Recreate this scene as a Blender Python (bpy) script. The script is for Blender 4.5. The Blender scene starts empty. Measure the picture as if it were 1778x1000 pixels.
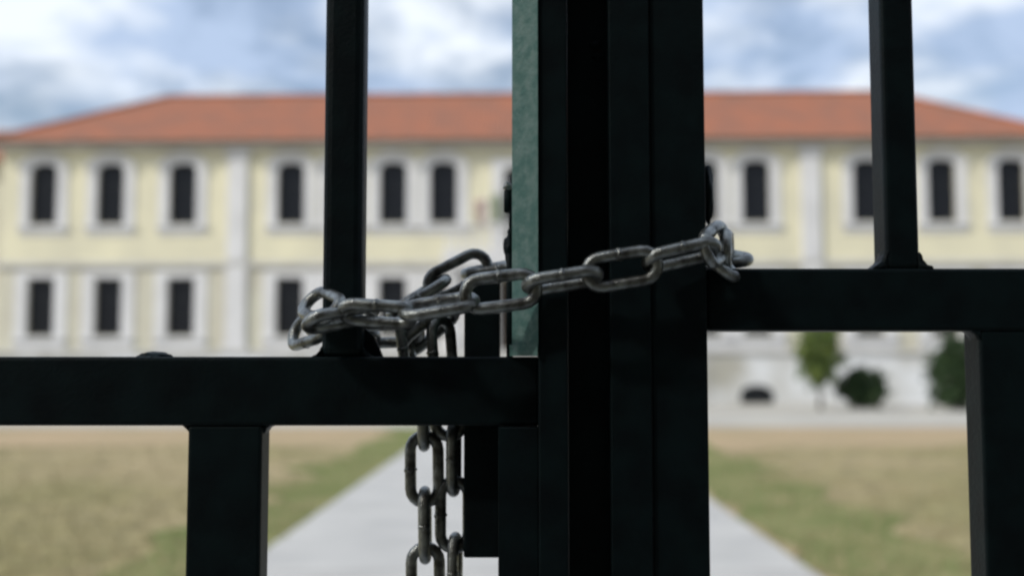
import bpy, bmesh, math, random
from mathutils import Vector, Matrix, noise
R = math.radians
sc = bpy.context.scene
C = sc.collection

# ------------------------------------------------------------------ camera
CAM_H, F_PX, PITCH = 1.5, 1900.0, math.atan(138 / 1900.0)
cam_d = bpy.data.cameras.new('camera')
cam = bpy.data.objects.new('camera', cam_d); C.objects.link(cam)
cam.location = (0, 0, CAM_H)
cam.rotation_euler = (R(90) + PITCH, 0, 0)
cam_d.sensor_width = 36.0
cam_d.lens = 36.0 * F_PX / 1778.0
cam_d.clip_start = 0.02; cam_d.clip_end = 3000
cam_d.dof.use_dof = True
cam_d.dof.focus_distance = 0.62
cam_d.dof.aperture_fstop = 4.5
sc.camera = cam

# ------------------------------------------------------------------ sky, sun, exposure
SUN_EL, SUN_AZ = R(40), R(-122)        # azimuth from +Y (view direction) towards -X is negative
wd = bpy.data.worlds.new('World'); sc.world = wd; wd.use_nodes = True
nt = wd.node_tree; nt.nodes.clear()
def N(tree, typ, **kw):
    n = tree.nodes.new(typ)
    for k, v in kw.items(): setattr(n, k, v)
    return n
o_ = N(nt, 'ShaderNodeOutputWorld'); bg = N(nt, 'ShaderNodeBackground')
sky = N(nt, 'ShaderNodeTexSky', sky_type='NISHITA', sun_disc=False)
sky.sun_elevation = SUN_EL; sky.sun_rotation = SUN_AZ; sky.air_density = 1.0; sky.dust_density = 1.6
tc = N(nt, 'ShaderNodeTexCoord'); mp = N(nt, 'ShaderNodeMapping'); mp.inputs['Scale'].default_value = (1, 1, 2.2)
n1 = N(nt, 'ShaderNodeTexNoise'); n1.inputs['Scale'].default_value = 7.5; n1.inputs['Detail'].default_value = 7; n1.inputs['Roughness'].default_value = .56
n1.inputs['Distortion'].default_value = .35
r1 = N(nt, 'ShaderNodeValToRGB'); r1.color_ramp.elements[0].position = .30; r1.color_ramp.elements[1].position = .56
n2 = N(nt, 'ShaderNodeTexNoise'); n2.inputs['Scale'].default_value = 6.3; n2.inputs['Detail'].default_value = 5
r2 = N(nt, 'ShaderNodeValToRGB'); r2.color_ramp.elements[0].position = .42; r2.color_ramp.elements[1].position = .58
r2.color_ramp.elements[0].color = (4.3, 5.4, 7.3, 1); r2.color_ramp.elements[1].color = (8.0, 8.6, 9.4, 1)
mx = N(nt, 'ShaderNodeMix', data_type='RGBA')
L = nt.links.new
L(tc.outputs['Generated'], mp.inputs[0]); L(mp.outputs[0], n1.inputs['Vector']); L(mp.outputs[0], n2.inputs['Vector'])
L(n1.outputs[0], r1.inputs[0]); L(n2.outputs[0], r2.inputs[0])
L(r1.outputs[0], mx.inputs['Factor']); L(sky.outputs[0], mx.inputs['A']); L(r2.outputs[0], mx.inputs['B'])
L(mx.outputs['Result'], bg.inputs[0]); bg.inputs[1].default_value = 0.10
L(bg.outputs[0], o_.inputs[0])

sun_d = bpy.data.lights.new('sun', 'SUN'); sun = bpy.data.objects.new('sun', sun_d); C.objects.link(sun)
sun_d.energy = 2.8; sun_d.angle = R(8); sun_d.color = (1, .96, .89)
sdir = Vector((math.sin(SUN_AZ) * math.cos(SUN_EL), math.cos(SUN_AZ) * math.cos(SUN_EL), math.sin(SUN_EL)))
sun.rotation_euler = sdir.to_track_quat('Z', 'Y').to_euler(); sun.location = (-20, 0, 30)
sc.view_settings.view_transform = 'Standard'; sc.view_settings.look = 'None'
sc.view_settings.exposure = 0.24; sc.view_settings.gamma = 1.0; sc.view_settings.use_curve_mapping = False
sc.render.engine = 'CYCLES'
sc.cycles.use_denoising = True
sc.cycles.filter_width = 2.5
sc.cycles.max_bounces = 8

# ------------------------------------------------------------------ helpers
def at(px, py, Y):
    """A point of the place at depth Y along the view, from its position in the photograph."""
    f, u = Vector((0, math.cos(PITCH), math.sin(PITCH))), Vector((0, -math.sin(PITCH), math.cos(PITCH)))
    d = f + Vector((1, 0, 0)) * ((px - 889) / F_PX) + u * ((500 - py) / F_PX)
    return Vector((0, 0, CAM_H)) + d * (Y / d.y)

def obj(name, bm, mat, parent=None, smooth=False, rec=True):
    if rec: bmesh.ops.recalc_face_normals(bm, faces=bm.faces)
    me = bpy.data.meshes.new(name); bm.to_mesh(me); bm.free()
    if smooth:
        for p in me.polygons: p.use_smooth = True
    if mat: me.materials.append(mat)
    o = bpy.data.objects.new(name, me); C.objects.link(o)
    if parent: o.parent = parent
    return o
def empty(name, loc=(0, 0, 0), rz=0):
    o = bpy.data.objects.new(name, None); C.objects.link(o); o.location = loc; o.rotation_euler = (0, 0, rz); o.empty_display_size = .1
    return o
def tag(o, label=None, cat=None, group=None, kind=None):
    if label: o['label'] = label
    if cat: o['category'] = cat
    if group: o['group'] = group
    if kind: o['kind'] = kind
    return o
def box(bm, x0, x1, y0, y1, z0, z1, bev=0, seg=2):
    m = Matrix.Translation(((x0+x1)/2, (y0+y1)/2, (z0+z1)/2)) @ Matrix.Diagonal((abs(x1-x0), abs(y1-y0), abs(z1-z0), 1))
    r = bmesh.ops.create_cube(bm, size=1, matrix=m)
    if bev:
        es = list({e for v in r['verts'] for e in v.link_edges})
        bmesh.ops.bevel(bm, geom=es, offset=bev, segments=seg, affect='EDGES', profile=.5)
def boxo(name, x0, x1, y0, y1, z0, z1, mat, parent=None, bev=0, seg=2):
    bm = bmesh.new(); box(bm, x0, x1, y0, y1, z0, z1, bev, seg); return obj(name, bm, mat, parent)
def prism(bm, pts, z0, z1):
    a = [bm.verts.new((x, y, z0)) for x, y in pts]; b = [bm.verts.new((x, y, z1)) for x, y in pts]
    n = len(pts)
    for i in range(n): bm.faces.new((a[i], a[(i+1) % n], b[(i+1) % n], b[i]))
    bm.faces.new(a[::-1]); bm.faces.new(b)
def prism_y(bm, pts, y0, y1):            # outline in x,z
    a = [bm.verts.new((x, y0, z)) for x, z in pts]; b = [bm.verts.new((x, y1, z)) for x, z in pts]
    n = len(pts)
    for i in range(n): bm.faces.new((a[i], a[(i+1) % n], b[(i+1) % n], b[i]))
    bm.faces.new(a[::-1]); bm.faces.new(b)
def lump(bm, c, rx, ry, rz, seed, amp=.35, sub=3):
    r = bmesh.ops.create_icosphere(bm, subdivisions=sub, radius=1)
    for v in r['verts']:
        k = 1 + amp * noise.noise(v.co * 1.8 + Vector((seed * 3.1, seed, -seed)))
        v.co = Vector(c) + Vector((v.co.x * rx, v.co.y * ry, v.co.z * rz)) * k
def lathe(bm, c, prof, n=14):
    rings = [[bm.verts.new((c[0]+r*math.cos(2*math.pi*i/n), c[1]+r*math.sin(2*math.pi*i/n), c[2]+z)) for i in range(n)] for r, z in prof]
    for a, b in zip(rings, rings[1:]):
        for i in range(n): bm.faces.new((a[i], a[(i+1) % n], b[(i+1) % n], b[i]))
    bm.faces.new(rings[0][::-1]); bm.faces.new(rings[-1])

def mat(name, col, rough=.6, metal=0, spec=.5, var=None, scale=8, bump=0, bscale=60, bdist=.002, lo=.35, hi=.65, detail=5):
    """Principled material; var = second colour mixed in by noise; bump = fine relief."""
    m = bpy.data.materials.new(name); m.use_nodes = True; t = m.node_tree; b = t.nodes['Principled BSDF']
    b.inputs['Base Color'].default_value = (*col, 1); b.inputs['Roughness'].default_value = rough
    b.inputs['Metallic'].default_value = metal; b.inputs['Specular IOR Level'].default_value = spec
    c = N(t, 'ShaderNodeTexCoord')
    if var:
        n = N(t, 'ShaderNodeTexNoise'); n.inputs['Scale'].default_value = scale; n.inputs['Detail'].default_value = detail
        r = N(t, 'ShaderNodeValToRGB'); r.color_ramp.elements[0].position = lo; r.color_ramp.elements[1].position = hi
        r.color_ramp.elements[0].color = (*col, 1); r.color_ramp.elements[1].color = (*var, 1)
        t.links.new(c.outputs['Object'], n.inputs['Vector']); t.links.new(n.outputs[0], r.inputs[0]); t.links.new(r.outputs[0], b.inputs['Base Color'])
    if bump:
        n = N(t, 'ShaderNodeTexNoise'); n.inputs['Scale'].default_value = bscale; n.inputs['Detail'].default_value = 4
        bp = N(t, 'ShaderNodeBump'); bp.inputs['Strength'].default_value = bump; bp.inputs['Distance'].default_value = bdist
        t.links.new(c.outputs['Object'], n.inputs['Vector']); t.links.new(n.outputs[0], bp.inputs['Height']); t.links.new(bp.outputs[0], b.inputs['Normal'])
    return m

M = {}
M['paint'] = mat('gate_paint', (.0065, .0140, .0155), .48, 0, .11, (.0045, .008, .0095), 45, .5, 420, .0006)
M['strip'] = mat('lit_worn_green_paint', (.085, .185, .165), .6, 0, .3, (.165, .262, .24), 150, .6, 420, .0008, .40, .66)  # paler than the gate to paint in light on the strip; mottling is wear
M['chain'] = mat('galvanised_steel', (.36, .38, .365), .33, .88, .5, (.10, .10, .092), 130, .7, 900, .0006, .40, .68)
M['wall'] = mat('cream_render', (.73, .685, .495), .9, 0, .2, (.62, .585, .44), .45, .2, 30, .004)
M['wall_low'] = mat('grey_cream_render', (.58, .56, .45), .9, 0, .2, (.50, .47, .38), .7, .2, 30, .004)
M['white'] = mat('white_render', (.67, .665, .66), .85, 0, .2, (.59, .585, .58), .7, .2, 25, .004)
M['plinth'] = mat('whitewashed_plinth', (.74, .755, .77), .9, 0, .2, (.40, .385, .33), .4, .3, 18, .006)
M['glass'] = mat('dark_glass', (.008, .009, .012), .2, 0, .22)
M['frame'] = mat('dark_window_frame', (.012, .014, .016), .5, 0, .2)
M['door'] = mat('dark_timber_door', (.05, .035, .025), .55, 0, .3, (.035, .025, .02), 6)
M['stone'] = mat('pale_stone', (.55, .54, .51), .85, 0, .2, (.45, .44, .41), 1.4, .3, 30, .005)
M['leaf'] = mat('foliage_mid', (.055, .10, .026), .65, 0, .25, (.15, .19, .045), 1.6)
M['leaf_dark'] = mat('foliage_dark', (.022, .045, .018), .65, 0, .25, (.04, .07, .024), 3)
M['bark'] = mat('bark', (.10, .08, .06), .9, 0, .2, (.06, .05, .04), 12, .5, 40, .01)
M['path'] = mat('concrete_path', (.49, .482, .46), .85, 0, .25, (.41, .405, .39), 1.3, .25, 60, .004)
M['forecourt'] = mat('gravel_forecourt', (.47, .45, .40), .95, 0, .2, (.39, .375, .34), .5, .4, 40, .01)
M['grass'] = mat('dry_grass', (.37, .31, .19), .8, 0, .15, (.27, .245, .13), .6)
M['gutter'] = mat('brown_gutter', (.20, .13, .09), .6, 0, .3)

def roof_mat():
    m = mat('terracotta_tiles', (.345, .135, .078), .85, 0, .2, (.26, .125, .085), 1.0, 0)
    t = m.node_tree; b = t.nodes['Principled BSDF']; c = N(t, 'ShaderNodeTexCoord')
    w = N(t, 'ShaderNodeTexWave', bands_direction='X'); w.inputs['Scale'].default_value = 1.4
    bp = N(t, 'ShaderNodeBump'); bp.inputs['Strength'].default_value = .7; bp.inputs['Distance'].default_value = .06
    t.links.new(c.outputs['Object'], w.inputs['Vector']); t.links.new(w.outputs['Color'], bp.inputs['Height']); t.links.new(bp.outputs[0], b.inputs['Normal'])
    return m
M['roof'] = roof_mat()

def ground_mat():
    m = bpy.data.materials.new('dry_lawn'); m.use_nodes = True; t = m.node_tree; b = t.nodes['Principled BSDF']
    b.inputs['Roughness'].default_value = .95; b.inputs['Specular IOR Level'].default_value = .1
    c = N(t, 'ShaderNodeTexCoord')
    def ns(scale, lo, hi, c0, c1, det=5):
        n = N(t, 'ShaderNodeTexNoise'); n.inputs['Scale'].default_value = scale; n.inputs['Detail'].default_value = det
        r = N(t, 'ShaderNodeValToRGB'); r.color_ramp.elements[0].position = lo; r.color_ramp.elements[1].position = hi
        r.color_ramp.elements[0].color = (*c0, 1); r.color_ramp.elements[1].color = (*c1, 1)
        t.links.new(c.outputs['Object'], n.inputs['Vector']); t.links.new(n.outputs[0], r.inputs[0]); return r
    big = ns(.28, .40, .60, (.38, .315, .195), (.26, .235, .12))
    fine = ns(3.5, .30, .70, (.62, .62, .62), (1.25, 1.22, 1.15))
    mu = N(t, 'ShaderNodeMix', data_type='RGBA', blend_type='MULTIPLY'); mu.inputs['Factor'].default_value = 1
    t.links.new(big.outputs[0], mu.inputs['A']); t.links.new(fine.outputs[0], mu.inputs['B'])
    t.links.new(mu.outputs['Result'], b.inputs['Base Color'])
    return m
M['ground'] = ground_mat()
M['earth'] = mat('bare_reddish_earth', (.42, .315, .20), .95, 0, .1, (.34, .275, .165), .45, .4, 20, .01)
M['verge'] = mat('greener_verge', (.115, .15, .045), .9, 0, .1, (.22, .215, .095), .8)

# ------------------------------------------------------------------ the setting: ground, path, forecourt
PATH_YAW = -math.atan(20 / 1900.0)
def sheet(name, pts, z, m):
    bm = bmesh.new(); bm.faces.new([bm.verts.new((x, y, z)) for x, y in pts]); o = obj(name, bm, m, rec=False)
    if o.data.polygons[0].normal.z < 0: o.data.flip_normals()
    return tag(o, kind='structure')
sheet('ground', [(-900, -300), (900, -300), (900, 1200), (-900, 1200)], 0, M['ground'])
def ragged(x0, x1, ya, yb, n, amp, seed):
    p = [(x0 + (x1-x0)*i/n, ya + amp*noise.noise((i*.43, seed, 0))) for i in range(n+1)]
    q = [(x0 + (x1-x0)*i/n, yb + amp*noise.noise((i*.39, seed+9, 3))) for i in range(n+1)]
    return p + q[::-1]
sheet('bare_earth', ragged(-60, 60, 21.0, 30, 90, 3.0, 2), .004, M['earth'])
sheet('forecourt', [(-80, 27.6), (80, 27.6), (80, 47), (-80, 47)], .012, M['forecourt'])
def px_path(y): return y * math.sin(-PATH_YAW)
for s, nm in ((-1, 'grass_verge'), (1, 'grass_verge')):
    pts_in = []; pts_out = []
    for i in range(60):
        y = 3 + i * .42
        pts_in.append((px_path(y) + s * (2.0 + (.22 + .25*noise.noise((i*.5, 3, 7)) if s > 0 else 0)), y)); pts_out.append((px_path(y) + s * (3.1 + (.5 if s > 0 else 0) + .8*noise.noise((i*.33, s*4, 1))), y))
    sheet(nm, pts_in + pts_out[::-1], .008, M['verge'])
bm = bmesh.new()                                                       # concrete path, a thin slab
for (ya, yb) in ((-1.0, 8.0), (8.03, 11.5), (11.53, 15), (15.03, 20), (20.03, 27.5)):
    a = [(px_path(ya)-2.09, ya), (px_path(ya)+2.09, ya), (px_path(yb)+2.09, yb), (px_path(yb)-2.09, yb)]
    prism(bm, a, -.02, .035)
tag(obj('path', bm, M['path']), kind='structure')

# ------------------------------------------------------------------ the school building
D0, YAW = 44.65, R(-1.5)
B = empty('school_building', (0.42, D0, 0), YAW)
tag(B, 'long two storey cream school building with white window surrounds and red tiled hip roof', 'building')
HALF = 21.7
WX = [3.25, 5.33, 7.46, 9.57, 14.08, 17.1, 19.92]
XS = sorted([-x for x in WX] + WX)
ZU, ZL = (7.42, 9.98), (2.80, 5.20)
WW = .58                                                               # half width of a window
Z_STR, Z_EAVE, Z_PL = 5.75, 10.75, 2.05
def wall_with_holes(name, x0, x1, z0, z1, holes, m, y=0.0, th=.32):
    """front skin with openings and their reveals"""
    bm = bmesh.new()
    xs = sorted({x0, x1} | {h[0] for h in holes} | {h[1] for h in holes}); zs = sorted({z0, z1} | {h[2] for h in holes} | {h[3] for h in holes})
    V = {}
    def v(x, yy, z):
        k = (round(x, 4), round(yy, 4), round(z, 4))
        if k not in V: V[k] = bm.verts.new(k)
        return V[k]
    for a, b in zip(xs, xs[1:]):
        for c, d in zip(zs, zs[1:]):
            mx_, mz_ = (a+b)/2, (c+d)/2
            if any(h[0] < mx_ < h[1] and h[2] < mz_ < h[3] for h in holes): continue
            bm.faces.new((v(a, y, c), v(b, y, c), v(b, y, d), v(a, y, d)))
    for h in holes:
        a, b, c, d = h
        for p, q in (((a, c), (b, c)), ((b, c), (b, d)), ((b, d), (a, d)), ((a, d), (a, c))):
            bm.faces.new((v(p[0], y, p[1]), v(q[0], y, q[1]), v(q[0], y+th, q[1]), v(p[0], y+th, p[1])))
    return obj(name, bm, m, B)
holes_u = [(x-WW, x+WW, *ZU) for x in XS] + [(-.75, .75, 6.35, 9.7)]
holes_l = [(x-WW, x+WW, *ZL) for x in XS] + [(-.95, .95, Z_PL, 5.1)]
wall_with_holes('upper_wall', -HALF, HALF, Z_STR, Z_EAVE, holes_u, M['wall'])
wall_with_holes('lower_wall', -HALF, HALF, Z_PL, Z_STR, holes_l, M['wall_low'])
# side and rear walls
bm = bmesh.new(); box(bm, -HALF, -HALF+.35, .34, 10.3, Z_PL, Z_EAVE); obj('side_wall', bm, M['wall'], B)
bm = bmesh.new(); box(bm, HALF-.35, HALF, .34, 10.3, Z_PL, Z_EAVE); obj('side_wall', bm, M['wall'], B)
bm = bmesh.new(); box(bm, -HALF+.36, HALF-.36, 10.0, 10.3, Z_PL, Z_EAVE); obj('rear_wall', bm, M['wall'], B)
# dark rooms behind the glass
boxo('floor_slab', -HALF+.36, HALF-.36, .5, 9.9, 5.4, 5.7, M['stone'], B)
# plinth with arched vents
bm = bmesh.new(); box(bm, -HALF-.12, HALF+.12, -.14, 10.4, 0, Z_PL, .02, 1); obj('plinth', bm, M['plinth'], B)
boxo('plinth_cap', -HALF-.2, HALF+.2, -.24, 0, Z_PL+.002, Z_PL+.16, M['stone'], B, .02, 1)
boxo('string_course', -HALF-.1, HALF+.1, -.13, 0, Z_STR-.13, Z_STR+.10, M['stone'], B, .02, 1)
boxo('cornice', -HALF-.25, HALF+.25, -.42, 0, Z_EAVE-.22, Z_EAVE+.05, M['stone'], B, .03, 1)
# vents: dark arched openings at the foot of the plinth
def arch_pts(cx, z0, w, h, n=10):
    p = [(cx-w, z0), (cx+w, z0)]
    for i in range(n+1):
        a = math.pi*i/n; p.append((cx+w*math.cos(a), z0+h-w*.55+w*.55*math.sin(a)*1.0))
    return p
for vx in (9.45, -9.45, 17.2, -17.2):
    bm = bmesh.new(); prism_y(bm, arch_pts(vx, .08, .66, .72), -.165, -.142); vent = obj('basement_vent', bm, M['frame'], B)
    for k in range(7):
        gx = vx - .5 + k*.1667
        boxo('grille_bar', gx-.012, gx+.012, -.19, -.166, .1, .62, M['frame'], vent)
# windows
def window(x, z0, z1, upper):
    w = WW
    bm = bmesh.new()
    for a, b, c, d in ((x-w+.002, x-w+.07, z0+.002, z1-.002), (x+w-.07, x+w-.002, z0+.002, z1-.002), (x-w+.07, x+w-.07, z0+.002, z0+.09), (x-w+.07, x+w-.07, z1-.08, z1-.002),
                       (x-.035, x+.035, z0+.09, z1-.08), (x-w+.07, x-.035, z0+1.55, z0+1.62), (x+.035, x+w-.07, z0+1.55, z0+1.62)):
        box(bm, a, b, .20, .26, c, d)
    f = obj('window', bm, M['frame'], B)
    for a, b in ((x-w+.07, x-.035), (x+.035, x+w-.07)):
        boxo('pane', a, b, .225, .235, z0+.09, z0+1.55, M['glass'], f)
        boxo('pane', a, b, .225, .235, z0+1.62, z1-.08, M['glass'], f)
    bm = bmesh.new(); e = .42 if upper else .50
    if upper:                                                          # round headed surround
        zs = z1 - w*.5; inn = [(x-w, z0-.05), (x-w, zs)]; out = [(x-w-e, z0-.05), (x-w-e, zs)]
        for k in range(1, 13):
            a = math.pi*(1 - k/12); inn.append((x+w*math.cos(a), zs+w*.5*math.sin(a))); out.append((x+(w+e)*math.cos(a), zs+(w*.5+.30)*math.sin(a)))
        inn.append((x+w, z0-.05)); out.append((x+w+e, z0-.05))
        vi = [[bm.verts.new((p[0], yy, p[1])) for p in inn] for yy in (-.06, .17)]; vo = [[bm.verts.new((p[0], yy, p[1])) for p in out] for yy in (-.06, -.001)]
        n_ = len(inn)
        for k in range(n_-1):
            bm.faces.new((vi[0][k], vi[0][k+1], vo[0][k+1], vo[0][k])); bm.faces.new((vi[0][k], vi[0][k+1], vi[1][k+1], vi[1][k])); bm.faces.new((vo[0][k], vo[0][k+1], vo[1][k+1], vo[1][k]))
        box(bm, x-w-e, x+w+e, -.05, 0, z0-.45, z0-.17)
    else:
        box(bm, x-w-e, x-w, -.06, 0, z0-.05, z1); box(bm, x+w, x+w+e, -.06, 0, z0-.05, z1); box(bm, x-w-e, x+w+e, -.062, 0, z1+.001, z1+.26)
        box(bm, x-w-e, x+w+e, -.05, 0, Z_PL+.17, z0-.17)
    obj('surround', bm, M['white'], f)
    boxo('sill', x-w-e-.06, x+w+e+.06, -.17, .19, z0-.16, z0-.052, M['white'], f)
    if upper:
        bm = bmesh.new(); o_, i_ = [], []
        for k in range(13):
            a = math.pi*(1 - k/12); o_.append((x+(w+e+.03)*math.cos(a), zs+(w*.5+.40)*math.sin(a))); i_.append((x+(w+e-.06)*math.cos(a), zs+(w*.5+.27)*math.sin(a)))
        prism_y(bm, o_ + i_[::-1], -.20, -.062); obj('hood', bm, M['white'], f)
for x in XS:
    window(x, *ZU, True); window(x, *ZL, False)
# pilasters
for x in (-11.78, 11.78):
    p = boxo('pilaster', x-.42, x+.42, -.17, 0, Z_PL+.165, Z_STR-.135, M['white'], B, .02, 1)
    q = boxo('pilaster', x-.40, x+.40, -.16, 0, Z_STR+.105, Z_EAVE-.225, M['white'], B, .02, 1)
    boxo('capital', x-.5, x+.5, -.23, -.162, Z_EAVE-.60, Z_EAVE-.30, M['white'], q, .02, 1)
    boxo('base', x-.5, x+.5, -.23, -.172, Z_PL+.165, Z_PL+.45, M['white'], p, .02, 1)
# centre: tall upper opening, door, portico, stairs
bm = bmesh.new(); box(bm, -.75, .75, .2, .26, 6.35, 9.7); dcen = obj('balcony_door', bm, M['frame'], B)
for a in (-.68, .04):
    for k in range(3): boxo('pane', a, a+.64, .18, .197, 6.6+k*1.02, 7.5+k*1.02, M['glass'], dcen)
bm = bmesh.new(); box(bm, -1.25, -.75, -.07, 0, 6.3, 9.7); box(bm, .75, 1.25, -.07, 0, 6.3, 9.7); box(bm, -1.25, 1.25, -.072, 0, 9.702, 10.1); obj('surround', bm, M['white'], dcen)
bm = bmesh.new(); box(bm, -.95, .95, .2, .27, Z_PL, 5.1); dd = obj('entrance_door', bm, M['door'], B)
for s in (-1, 1):
    for k in range(3): boxo('door_panel', s*.5-.32, s*.5+.32, .17, .198, 2.25+k*.93, 3.02+k*.93, M['door'], dd)
boxo('handle', .05, .09, .12, .17, 3.05, 3.2, M['stone'], dd)
boxo('portico_floor', -3.0, 3.0, -3.2, -.26, 0, Z_PL, M['stone'], B, .02, 1)
for x in (-2.6, -1.1, 1.1, 2.6):
    bm = bmesh.new(); lathe(bm, (x, -2.75, Z_PL+.002), [(.30, 0), (.30, .12), (.24, .2), (.215, 2.9), (.23, 2.95), (.30, 3.08), (.30, 3.2)], 18)
    obj('column', bm, M['white'], B, True)
boxo('portico_entablature', -2.98, 2.98, -3.12, -.135, 5.27, 6.0, M['white'], B, .03, 1)
rail_o = boxo('balustrade_rail', -2.95, 2.95, -3.1, -2.86, 6.86, 6.98, M['white'], B, .02, 1)
for k in range(21):
    x = -2.8 + k*.28
    bm = bmesh.new(); lathe(bm, (x, -2.98, 6.002), [(.07, 0), (.07, .08), (.04, .14), (.08, .34), (.04, .66), (.07, .74), (.07, .855)], 8); obj('baluster', bm, M['white'], B, True)
for k in range(12):
    boxo('step', -2.4, 2.4, -3.2-.32*(k+1), -3.202-.32*k, 0, Z_PL-.17*(k+1)+.0, M['stone'], B)
# roof: hip with overhang, ridge tiles, gutter
OV, ZR = .50, 14.05
ex, ey0, ey1, ze = HALF+OV, -OV, 10.3+OV, Z_EAVE+.10
yc = (ey0+ey1)/2; rx = ex-(yc-ey0)
bm = bmesh.new()
e = [bm.verts.new(p) for p in ((-ex, ey0, ze), (ex, ey0, ze), (ex, ey1, ze), (-ex, ey1, ze), (-rx, yc, ZR), (rx, yc, ZR))]
u = [bm.verts.new(p) for p in ((-ex, ey0, ze-.09), (ex, ey0, ze-.09), (ex, ey1, ze-.09), (-ex, ey1, ze-.09))]
bm.faces.new((e[0], e[1], e[5], e[4])); bm.faces.new((e[1], e[2], e[5])); bm.faces.new((e[2], e[3], e[4], e[5])); bm.faces.new((e[3], e[0], e[4]))
for i in range(4): bm.faces.new((e[i], u[i], u[(i+1) % 4], e[(i+1) % 4]))
bm.faces.new(u)
roof = obj('roof', bm, M['roof'], B)
def bar_between(name, a, b, r, m, parent, n=8):
    a, b = Vector(a), Vector(b); d = b-a; q = d.to_track_quat('Z', 'Y').to_matrix().to_4x4()
    bm = bmesh.new(); bmesh.ops.create_cone(bm, cap_ends=True, segments=n, radius1=r, radius2=r, depth=d.length, matrix=Matrix.Translation((a+b)/2) @ q)
    return obj(name, bm, m, parent)
for a, b in ((e_, f_) for e_, f_ in (((-rx, yc, ZR), (rx, yc, ZR)), ((-ex, ey0, ze), (-rx, yc, ZR)), ((ex, ey0, ze), (rx, yc, ZR)))):
    bar_between('ridge_tiles', a, b, .13, M['roof'], roof)
bar_between('gutter', (-ex, ey0-.07, ze-.06), (ex, ey0-.07, ze-.06), .075, M['gutter'], roof)
# wings set back at either end
for s in (-1, 1):
    x0, x1 = (HALF+.14)*s, (HALF+9)*s
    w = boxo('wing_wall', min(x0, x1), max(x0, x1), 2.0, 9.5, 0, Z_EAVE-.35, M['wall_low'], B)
    bm = bmesh.new()
    xa, xb = (HALF+.02)*s, (HALF+9.6)*s
    p = [bm.verts.new(q) for q in ((xa, 1.4, Z_EAVE-.34), (xb, 1.4, Z_EAVE-.34), (xb, 10.1, Z_EAVE-.34), (xa, 10.1, Z_EAVE-.34), (xa, 5.7, Z_EAVE+1.9), (xb-3.5*s, 5.7, Z_EAVE+1.9))]
    for f in ((0, 1, 5, 4), (1, 2, 5), (2, 3, 4, 5), (3, 0, 4), (0, 3, 2, 1)): bm.faces.new([p[i] for i in f])
    obj('wing_roof', bm, M['roof'], B)

# flag over the portico balcony
fl = empty('draped_flag', B.matrix_basis @ Vector((-.95, -3.0, 6.9)), YAW)
tag(fl, 'faded green white and red flag drooping from a slanted pole above the entrance', 'flag')
bar_between('flagpole', (0, 0, 0), (0, -1.25, 1.15), .03, M['white'], fl)
for k, col in enumerate(((.27, .31, .20), (.62, .60, .54), (.52, .38, .34))):
    bm = bmesh.new(); g = []
    for i in range(7):
        row = []
        for j in range(9):
            sx = (k + i/6) * .42; zz = -.95*j/8*(1 - .12*sx)
            row.append(bm.verts.new((.2 - sx*.72 + .07*math.sin(sx*9 + j*.3), -1.2 + .10*math.cos(sx*8) , 1.1 + zz*1.15 - .25*sx)))
        g.append(row)
    for i in range(6):
        for j in range(8): bm.faces.new((g[i][j], g[i+1][j], g[i+1][j+1], g[i][j+1]))
    o = obj('cloth_stripe', bm, mat('flag_cloth_%d' % k, col, .85, 0, .1), fl, True, rec=False)
    md = o.modifiers.new('thickness', 'SOLIDIFY'); md.thickness = .004

# stone house added out of view behind the photographer to shade the gate fronts
M['darkstone'] = mat('dark_rubble_stone', (.13, .115, .095), .95, 0, .1, (.09, .08, .07), 1.6, .6, 6, .03)  # dark so the added house bounces little light onto the gate
H = empty('added_shade_house', (1.0, -4.2, 0)); tag(H, 'unseen dark stone house added behind the viewer to shade the gate', 'house')
boxo('wall', -9, 9, -7, 0, 0, 8.6, M['darkstone'], H)
bm = bmesh.new(); prism_y(bm, [(-9.4, 8.602), (9.4, 8.602), (9.4, 8.75), (0, 11.0), (-9.4, 8.75)], -7.4, .4); obj('roof', bm, M['roof'], H)
for x in (-6.5, -3.2, 3.2, 6.5):
    for z in (1.0, 4.6):
        w_ = boxo('window', x-.55, x+.55, .002, .05, z, z+1.7, M['frame'], H); boxo('pane', x-.48, x+.48, .052, .058, z+.07, z+1.63, M['glass'], w_); boxo('sill', x-.7, x+.7, .002, .14, z-.14, z-.004, M['stone'], w_)
dr = boxo('door', -.6, .6, .002, .06, 0, 2.3, M['door'], H); boxo('handle', .42, .46, .062, .1, 1.0, 1.14, M['chain'], dr)

# ------------------------------------------------------------------ planting before the building
def foliage(bm, c, rx, ry, rz, n, size, seed, taper=0):
    r = random.Random(seed)
    for _ in range(n):
        while True:
            p = Vector((r.uniform(-1, 1), r.uniform(-1, 1), r.uniform(-1, 1)))
            if .25 < p.length < 1: break
        if r.random() < .7: p *= (r.uniform(.72, 1.03)) / p.length
        k = 1 + .55*noise.noise(p*2.6 + Vector((seed, 0, seed)))
        tp = 1 - taper * (p.z*.5+.5)
        q = Vector(c) + Vector((p.x*rx*k*tp, p.y*ry*k*tp, p.z*rz*k))
        s = size*r.uniform(.6, 1.4); a = Vector((r.gauss(0, 1), r.gauss(0, 1), r.gauss(0, 1))).normalized(); b = a.orthogonal().normalized(); b2 = a.cross(b)
        t = r.uniform(0, 6.28); d1 = b*math.cos(t)+b2*math.sin(t); d2 = a.cross(d1)
        bm.faces.new([bm.verts.new(q + d1*s), bm.verts.new(q + d2*s*.55), bm.verts.new(q - d1*s), bm.verts.new(q - d2*s*.55)])
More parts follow.
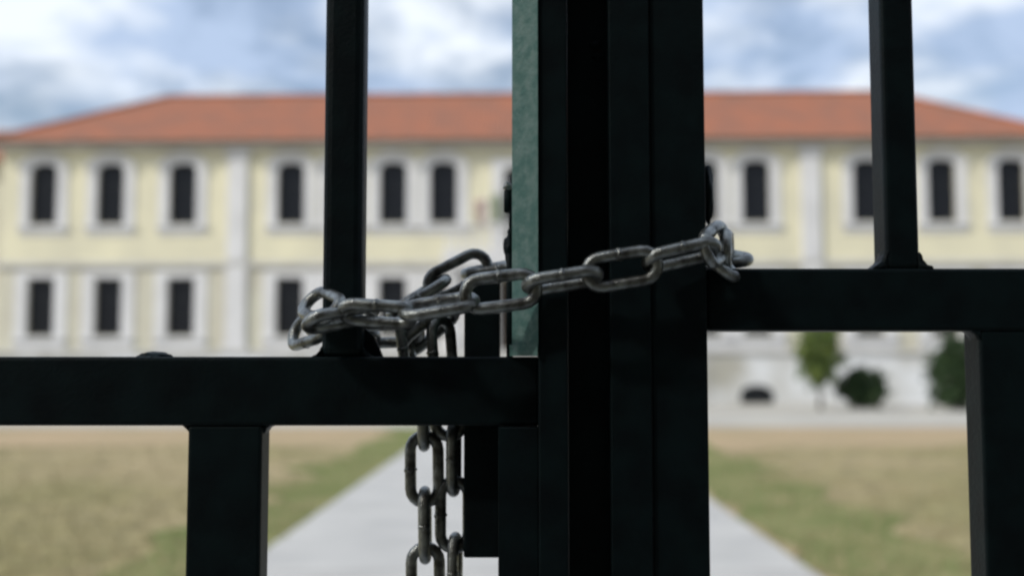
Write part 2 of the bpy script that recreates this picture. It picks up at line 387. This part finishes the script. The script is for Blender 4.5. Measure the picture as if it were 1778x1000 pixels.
def plant(name, px, Y, z0, z1, rx, label, cat, m, n, size, seed, trunk, taper=0, group=None):
    p = at(px, 690, Y); t = empty(name, (p.x, Y, 0)); tag(t, label, cat, group)
    bm = bmesh.new(); foliage(bm, (0, 0, (z0+z1)/2), rx, rx, (z1-z0)/2, n, size, seed, taper); obj('crown', bm, m, t, rec=False)
    bm = bmesh.new(); lathe(bm, (0, 0, 0), [(trunk*1.3, 0), (trunk, .3), (trunk*.8, z0+.3), (trunk*.4, (z0+z1)/2+.2)], 8); tr = obj('trunk', bm, M['bark'], t, True)
    for k in range(5):
        a = k*1.3; bar_between('limb', (0, 0, z0+.1), (rx*.6*math.cos(a), rx*.6*math.sin(a), (z0+z1)/2+.25*(k % 2)), trunk*.35, M['bark'], tr, 6)
plant('ornamental_tree', 1424, 39.0, .85, 3.35, .74, 'small mid green tree with a narrow oval crown before the plinth', 'tree', M['leaf'], 3200, .09, 3, .07)
plant('round_bush', 1496, 40.0, .05, 1.50, .84, 'low dark rounded bush between the small tree and the tall evergreen', 'bush', M['leaf_dark'], 3000, .09, 5, .06)
plant('evergreen_shrub', 1664, 38.5, .1, 2.75, 1.15, 'tall broad dark evergreen shrub beside the right hand gate upright', 'shrub', M['leaf_dark'], 4500, .10, 8, .09, .35)

# grass tufts on the lawns
bm = bmesh.new(); rg = random.Random(11)
for _ in range(26000):
    y = 5.5 + 15.5*rg.random()**1.5; x = rg.uniform(-.56, .56)*y
    if abs(x - px_path(y)) < 1.98 + .16*rg.random(): continue
    if noise.noise((x*.5, y*.5, 3)) < -.25 and rg.random() < .75: continue
    h = rg.uniform(.03, .10); a = rg.uniform(0, 6.28); w = .008; l = rg.uniform(-.05, .05)
    dx, dy = math.cos(a)*w, math.sin(a)*w
    bm.faces.new([bm.verts.new((x-dx, y-dy, 0)), bm.verts.new((x+dx, y+dy, 0)), bm.verts.new((x+l, y+l*.6, h))])
tag(obj('grass', bm, M['grass'], rec=False), 'dry yellowing grass on the lawns beside the path', 'grass', kind='stuff')

# ------------------------------------------------------------------ the gate
YF, YB = .628, .652                                                    # front and back of the tubes
def X(px, Y=YF): return at(px, 560, Y).x
def Z(py, Y=YF): return at(889, py, Y).z
Z_BOT, Z_TOP = .10, 2.05
def weld(parent, x, z, w, h, up, seed):
    """rough fillet of weld where an upright meets a rail"""
    for s in (-1, 1):
        bm = bmesh.new()
        pts = [(x + s*(w-.001), z-up*.0012), (x + s*(w+h), z-up*.0012)]
        for k in range(1, 7):
            t = k/6; pts.append((x + s*(w + h*(1-t)**1.7), z + up*h*1.05*t**1.4))
        pts.append((x + s*(w-.001), z + up*h*1.05))
        prism_y(bm, pts, YF+.004, YB-.004)
        bmesh.ops.subdivide_edges(bm, edges=bm.edges[:], cuts=2, use_grid_fill=True)
        for v in bm.verts: v.co += noise.noise_vector(v.co*420 + Vector((seed, s, 0)))*h*.10
        o = obj('weld', bm, M['paint'], parent, True)

def tube(name, x0, x1, z0, z1, parent, y0=YF, y1=YB, bev=.0022):
    return boxo(name, x0, x1, y0, y1, z0, z1, M['paint'], parent, bev, 3)
# -- left leaf
LL = empty('gate_leaf', (0, 0, 0)); tag(LL, 'dark green metal gate leaf on the left with lower cross rail and lock case', 'gate')
zt, zb = Z(619), Z(739)
xs0, xs1 = X(935, .615), X(986, .615)                                  # end stile
tube('lock_rail', -1.30, xs0+.001, zb, zt, LL)
tube('top_rail', -1.30, xs0-.001, Z_TOP-.04, Z_TOP, LL); tube('bottom_rail', -1.30, xs0-.001, Z_BOT, Z_BOT+.04, LL)
tube('end_stile', xs0, xs1, Z_BOT, Z_TOP, LL, .615, .656, .0012)
tube('end_stile_filler', X(866, .633), xs0-.0002, Z_BOT+.041, zb-.0006, LL, .6175, .651, .0004)
xb = X(592); pit = .238
for k in range(6):
    x = xb - k*pit
    tube('bar', x-.0117, x+.0117, zt-.0006, Z_TOP-.0406, LL, YF+.001, YB-.001, .0052)
    weld(LL, x, zt, .0112, .0075, 1, 20+k)
xl = X(393)
for k in range(5):
    x = xl - k*pit
    tube('lower_bar', x-.0212, x+.0212, Z_BOT+.0406, zb+.0006, LL, YF+.001, YB-.001)
    weld(LL, x, zb, .0212, .005, -1, 40+k)
bm = bmesh.new(); lump(bm, (X(260), .640, zt-.0008), .0095, .009, .0036, 3, .45); obj('weld', bm, M['paint'], LL, True)
# strip: folded angle along the stile, turned left, the light on it put into its paler colour
sx0, sx1 = X(889, .628), X(934.5, .6135)
bm = bmesh.new(); prism(bm, [(sx0, .6285), (sx1, .6135), (sx1, .640), (sx0+.002, .640)], Z(606, .62), Z_TOP-.045)
tag(obj('cover_strip', bm, M['strip'], LL), 'worn grey green cover strip painted paler as if lit')
bm = bmesh.new()                                                       # its splayed foot
prism(bm, [(sx0-.0015, .627), (sx1-.0005, .6122), (sx1-.0005, .641), (sx0-.001, .641)], zt+.0004, Z(598, .62)); obj('strip_foot', bm, M['strip'], LL)
# lock case and latch rod
lx0, lx1 = X(806, .655), X(868, .655)
tube('lock_case', lx0, lx1, Z(968, .655), Z(487, .655), LL, .6545, .680, .0015)
lr = X(884, .645)
bm = bmesh.new(); box(bm, lr-.0016, lr+.0022, .642, .648, zt-.0006, Z(440, .645), .0006, 1); lump(bm, (lr-.0004, .645, Z(432, .645)), .0026, .003, .0085, 2, .6); lump(bm, (lr+.001, .645, Z(405, .645)), .002, .003, .004, 4, .5)
box(bm, lr-.0032, lr+.0018, .642, .648, Z(370, .645), Z(330, .645), .001, 1); box(bm, lr-.0002, lr+.0022, .642, .648, Z(442, .645), Z(330, .645), .0004, 1)
obj('latch_rod', bm, M['paint'], LL, True)
bm = bmesh.new(); lump(bm, (lr-.001, .644, Z(325, .645)), .0026, .003, .0028, 6, .3); obj('latch_knob', bm, M['chain'], LL, True)
# -- right leaf
RL = empty('gate_leaf', (0, 0, 0)); tag(RL, 'dark metal gate leaf on the right with the higher cross rail and broad meeting stile', 'gate')
zt2, zb2 = Z(465), Z(574)
tube('stop_strip', X(987, .638), X(1061, .638), Z_BOT, Z_TOP, RL, .638, .660, .001)
tube('meeting_stile', X(1060, .622), X(1131, .622), Z_BOT, Z_TOP, RL, .622, .6375, .0008)
tube('meeting_stile', X(1131.5, .624), X(1228, .624), Z_BOT, Z_TOP, RL, .624, .6585, .0008)
xr0 = X(1228.5, .630)
tube('lock_rail', xr0, 1.36, zb2, zt2, RL, .631, .655)
tube('top_rail', xr0, 1.36, Z_TOP-.04, Z_TOP, RL, .631, .655); tube('bottom_rail', xr0, 1.36, Z_BOT, Z_BOT+.04, RL, .631, .655)
x = X(1576)
for k in range(6):
    tube('bar', x+k*pit-.0098, x+k*pit+.0098, zt2-.0006, Z_TOP-.0406, RL, .632, .656, .003)
    weld(RL, x+k*pit, zt2, .0098, .0095, 1, 60+k)
x = X(1776)
for k in range(5):
    tube('lower_bar', x+k*pit-.0232, x+k*pit+.0232, Z_BOT+.0406, zb2+.0006, RL, .632, .656)
    weld(RL, x+k*pit, zb2, .0232, .005, -1, 80+k)
for k, (px, py) in enumerate(((1037, 78), (1041, 100))):
    bm = bmesh.new(); lump(bm, (X(px, .638), .6376, Z(py, .638)), .004, .0012, .002, k, .5, 2); obj('weld', bm, M['paint'], RL, True)
bm = bmesh.new(); lump(bm, (X(1232, .64), .645, Z(335, .64)), .004, .008, .018, 12, .3); obj('weld', bm, M['paint'], RL, True)
# gate piers, just outside the picture, that carry the leaves
for s, nm in ((-1, 'left'), (1, 'right')):
    g = empty('gate_pier', (s*1.62 + .03, .66, 0)); tag(g, 'pale stone gate pier carrying the %s gate leaf' % nm, 'pier', 'gate piers')
    boxo('shaft', -.26, .26, -.26, .26, 0, 2.3, M['stone'], g, .012, 2); boxo('cap', -.32, .32, -.32, .32, 2.301, 2.42, M['stone'], g, .02, 2)

# ------------------------------------------------------------------ the chain
CH = empty('steel_chain', at(889, 620, .66)); bpy.context.view_layer.update()
tag(CH, 'weathered grey steel chain looped round the gate uprights with two ends hanging down', 'chain')
WR, HL, HW = .00345, .0115, .0083
def link_mesh():
    bm = bmesh.new(); cl = []
    n = 9
    for i in range(n+1):
        a = -math.pi/2 + math.pi*i/n; cl.append((HL + HW*math.cos(a), HW*math.sin(a), Vector((math.cos(a), math.sin(a), 0))))
    for i in range(n+1):
        a = math.pi/2 + math.pi*i/n; cl.append((-HL + HW*math.cos(a), HW*math.sin(a), Vector((math.cos(a), math.sin(a), 0))))
    rings = []
    for x, y, nn in cl:
        rings.append([bm.verts.new(Vector((x, y, 0)) + WR*(nn*math.cos(2*math.pi*k/12) + Vector((0, 0, 1))*math.sin(2*math.pi*k/12))) for k in range(12)])
    for i in range(len(rings)):
        a, b = rings[i], rings[(i+1) % len(rings)]
        for k in range(12): bm.faces.new((a[k], a[(k+1) % 12], b[(k+1) % 12], b[k]))
    lump(bm, (0, HW, 0), .0030, .00375, .00375, 3, .2, 3)                # butt weld of the link
    o = obj('link', bm, M['chain'], None, True); return o
proto = link_mesh(); first = [True]
def link(px, py, Y, ang, roll, tilt=0):
    a, t, r = R(ang), R(tilt), R(roll)
    xa = Vector((math.cos(a)*math.cos(t), math.sin(t), math.sin(a)*math.cos(t)))
    n0 = Vector((0, -1, 0)) - xa*xa.dot(Vector((0, -1, 0)))
    n0 = n0.normalized() if n0.length > .05 else Vector((0, 0, 1))
    w0 = n0.cross(xa); w = w0*math.cos(r) + n0*math.sin(r); nn = xa.cross(w)
    m = Matrix(((xa.x, w.x, nn.x, 0), (xa.y, w.y, nn.y, 0), (xa.z, w.z, nn.z, 0), (0, 0, 0, 1)))
    m = Matrix.Translation(at(px, py, Y) - CH.location) @ m
    if first[0]: o = proto; first[0] = False
    else: o = proto.copy(); C.objects.link(o)
    o.parent = CH; o.matrix_local = m
# round the left bar
link(558, 531, .626, 158, 22, 57)
link(538, 572, .652, 192, 30, 50)
link(592, 552, .618, 12, 70, 28)
# front strand
link(655, 545, .612, -4, 58)
link(762, 532, .606, 9, -66)
link(870, 506, .603, 7, 8)
link(977, 487, .601, 9, 72)
link(1080, 467, .603, 9, 14, -2)
link(1183, 443, .607, 13, 66, 4)
link(1243, 424, .618, 35, 20, 58)
link(1262, 434, .640, 8, 10, 76)
link(1250, 446, .668, 160, 60, 50)
link(1240, 447, .640, 118, 60, 48)
# back of the stiles
for k, (px, py) in enumerate(((1190, 450), (1103, 456), (1016, 460), (930, 462))): link(px, py, .686, 182, 90*(k % 2), 0)
link(862, 466, .684, 190, 80, 0)
link(795, 478, .676, 208, 5, -4)
link(727, 515, .668, 212, 78, 0)
# behind the left bar and towards the ends
link(596, 578, .672, -4, 84)
link(672, 580, .668, 2, 52)
# hanging ends, behind the lock rail
link(706, 606, .664, 98, 80)
for k in range(4): link(736 + k, 717 + 97*k, .662, 91, 6 if k % 2 else 90)
link(745, 572, .668, 40, 60)
link(768, 612, .664, 94, 50)
link(778, 700, .664, 94, 5)
for k in range(3): link(788 + k, 795 + 98*k, .664, 90, 10 if k % 2 else 84)
bm = bmesh.new(); prism_y(bm, [(X(626, .65), zt-.001), (X(668, .65), zt-.001), (X(652, .65), Z(585, .65)), (X(626, .65), Z(562, .65))], .644, .650); obj('gusset', bm, M['paint'], LL)
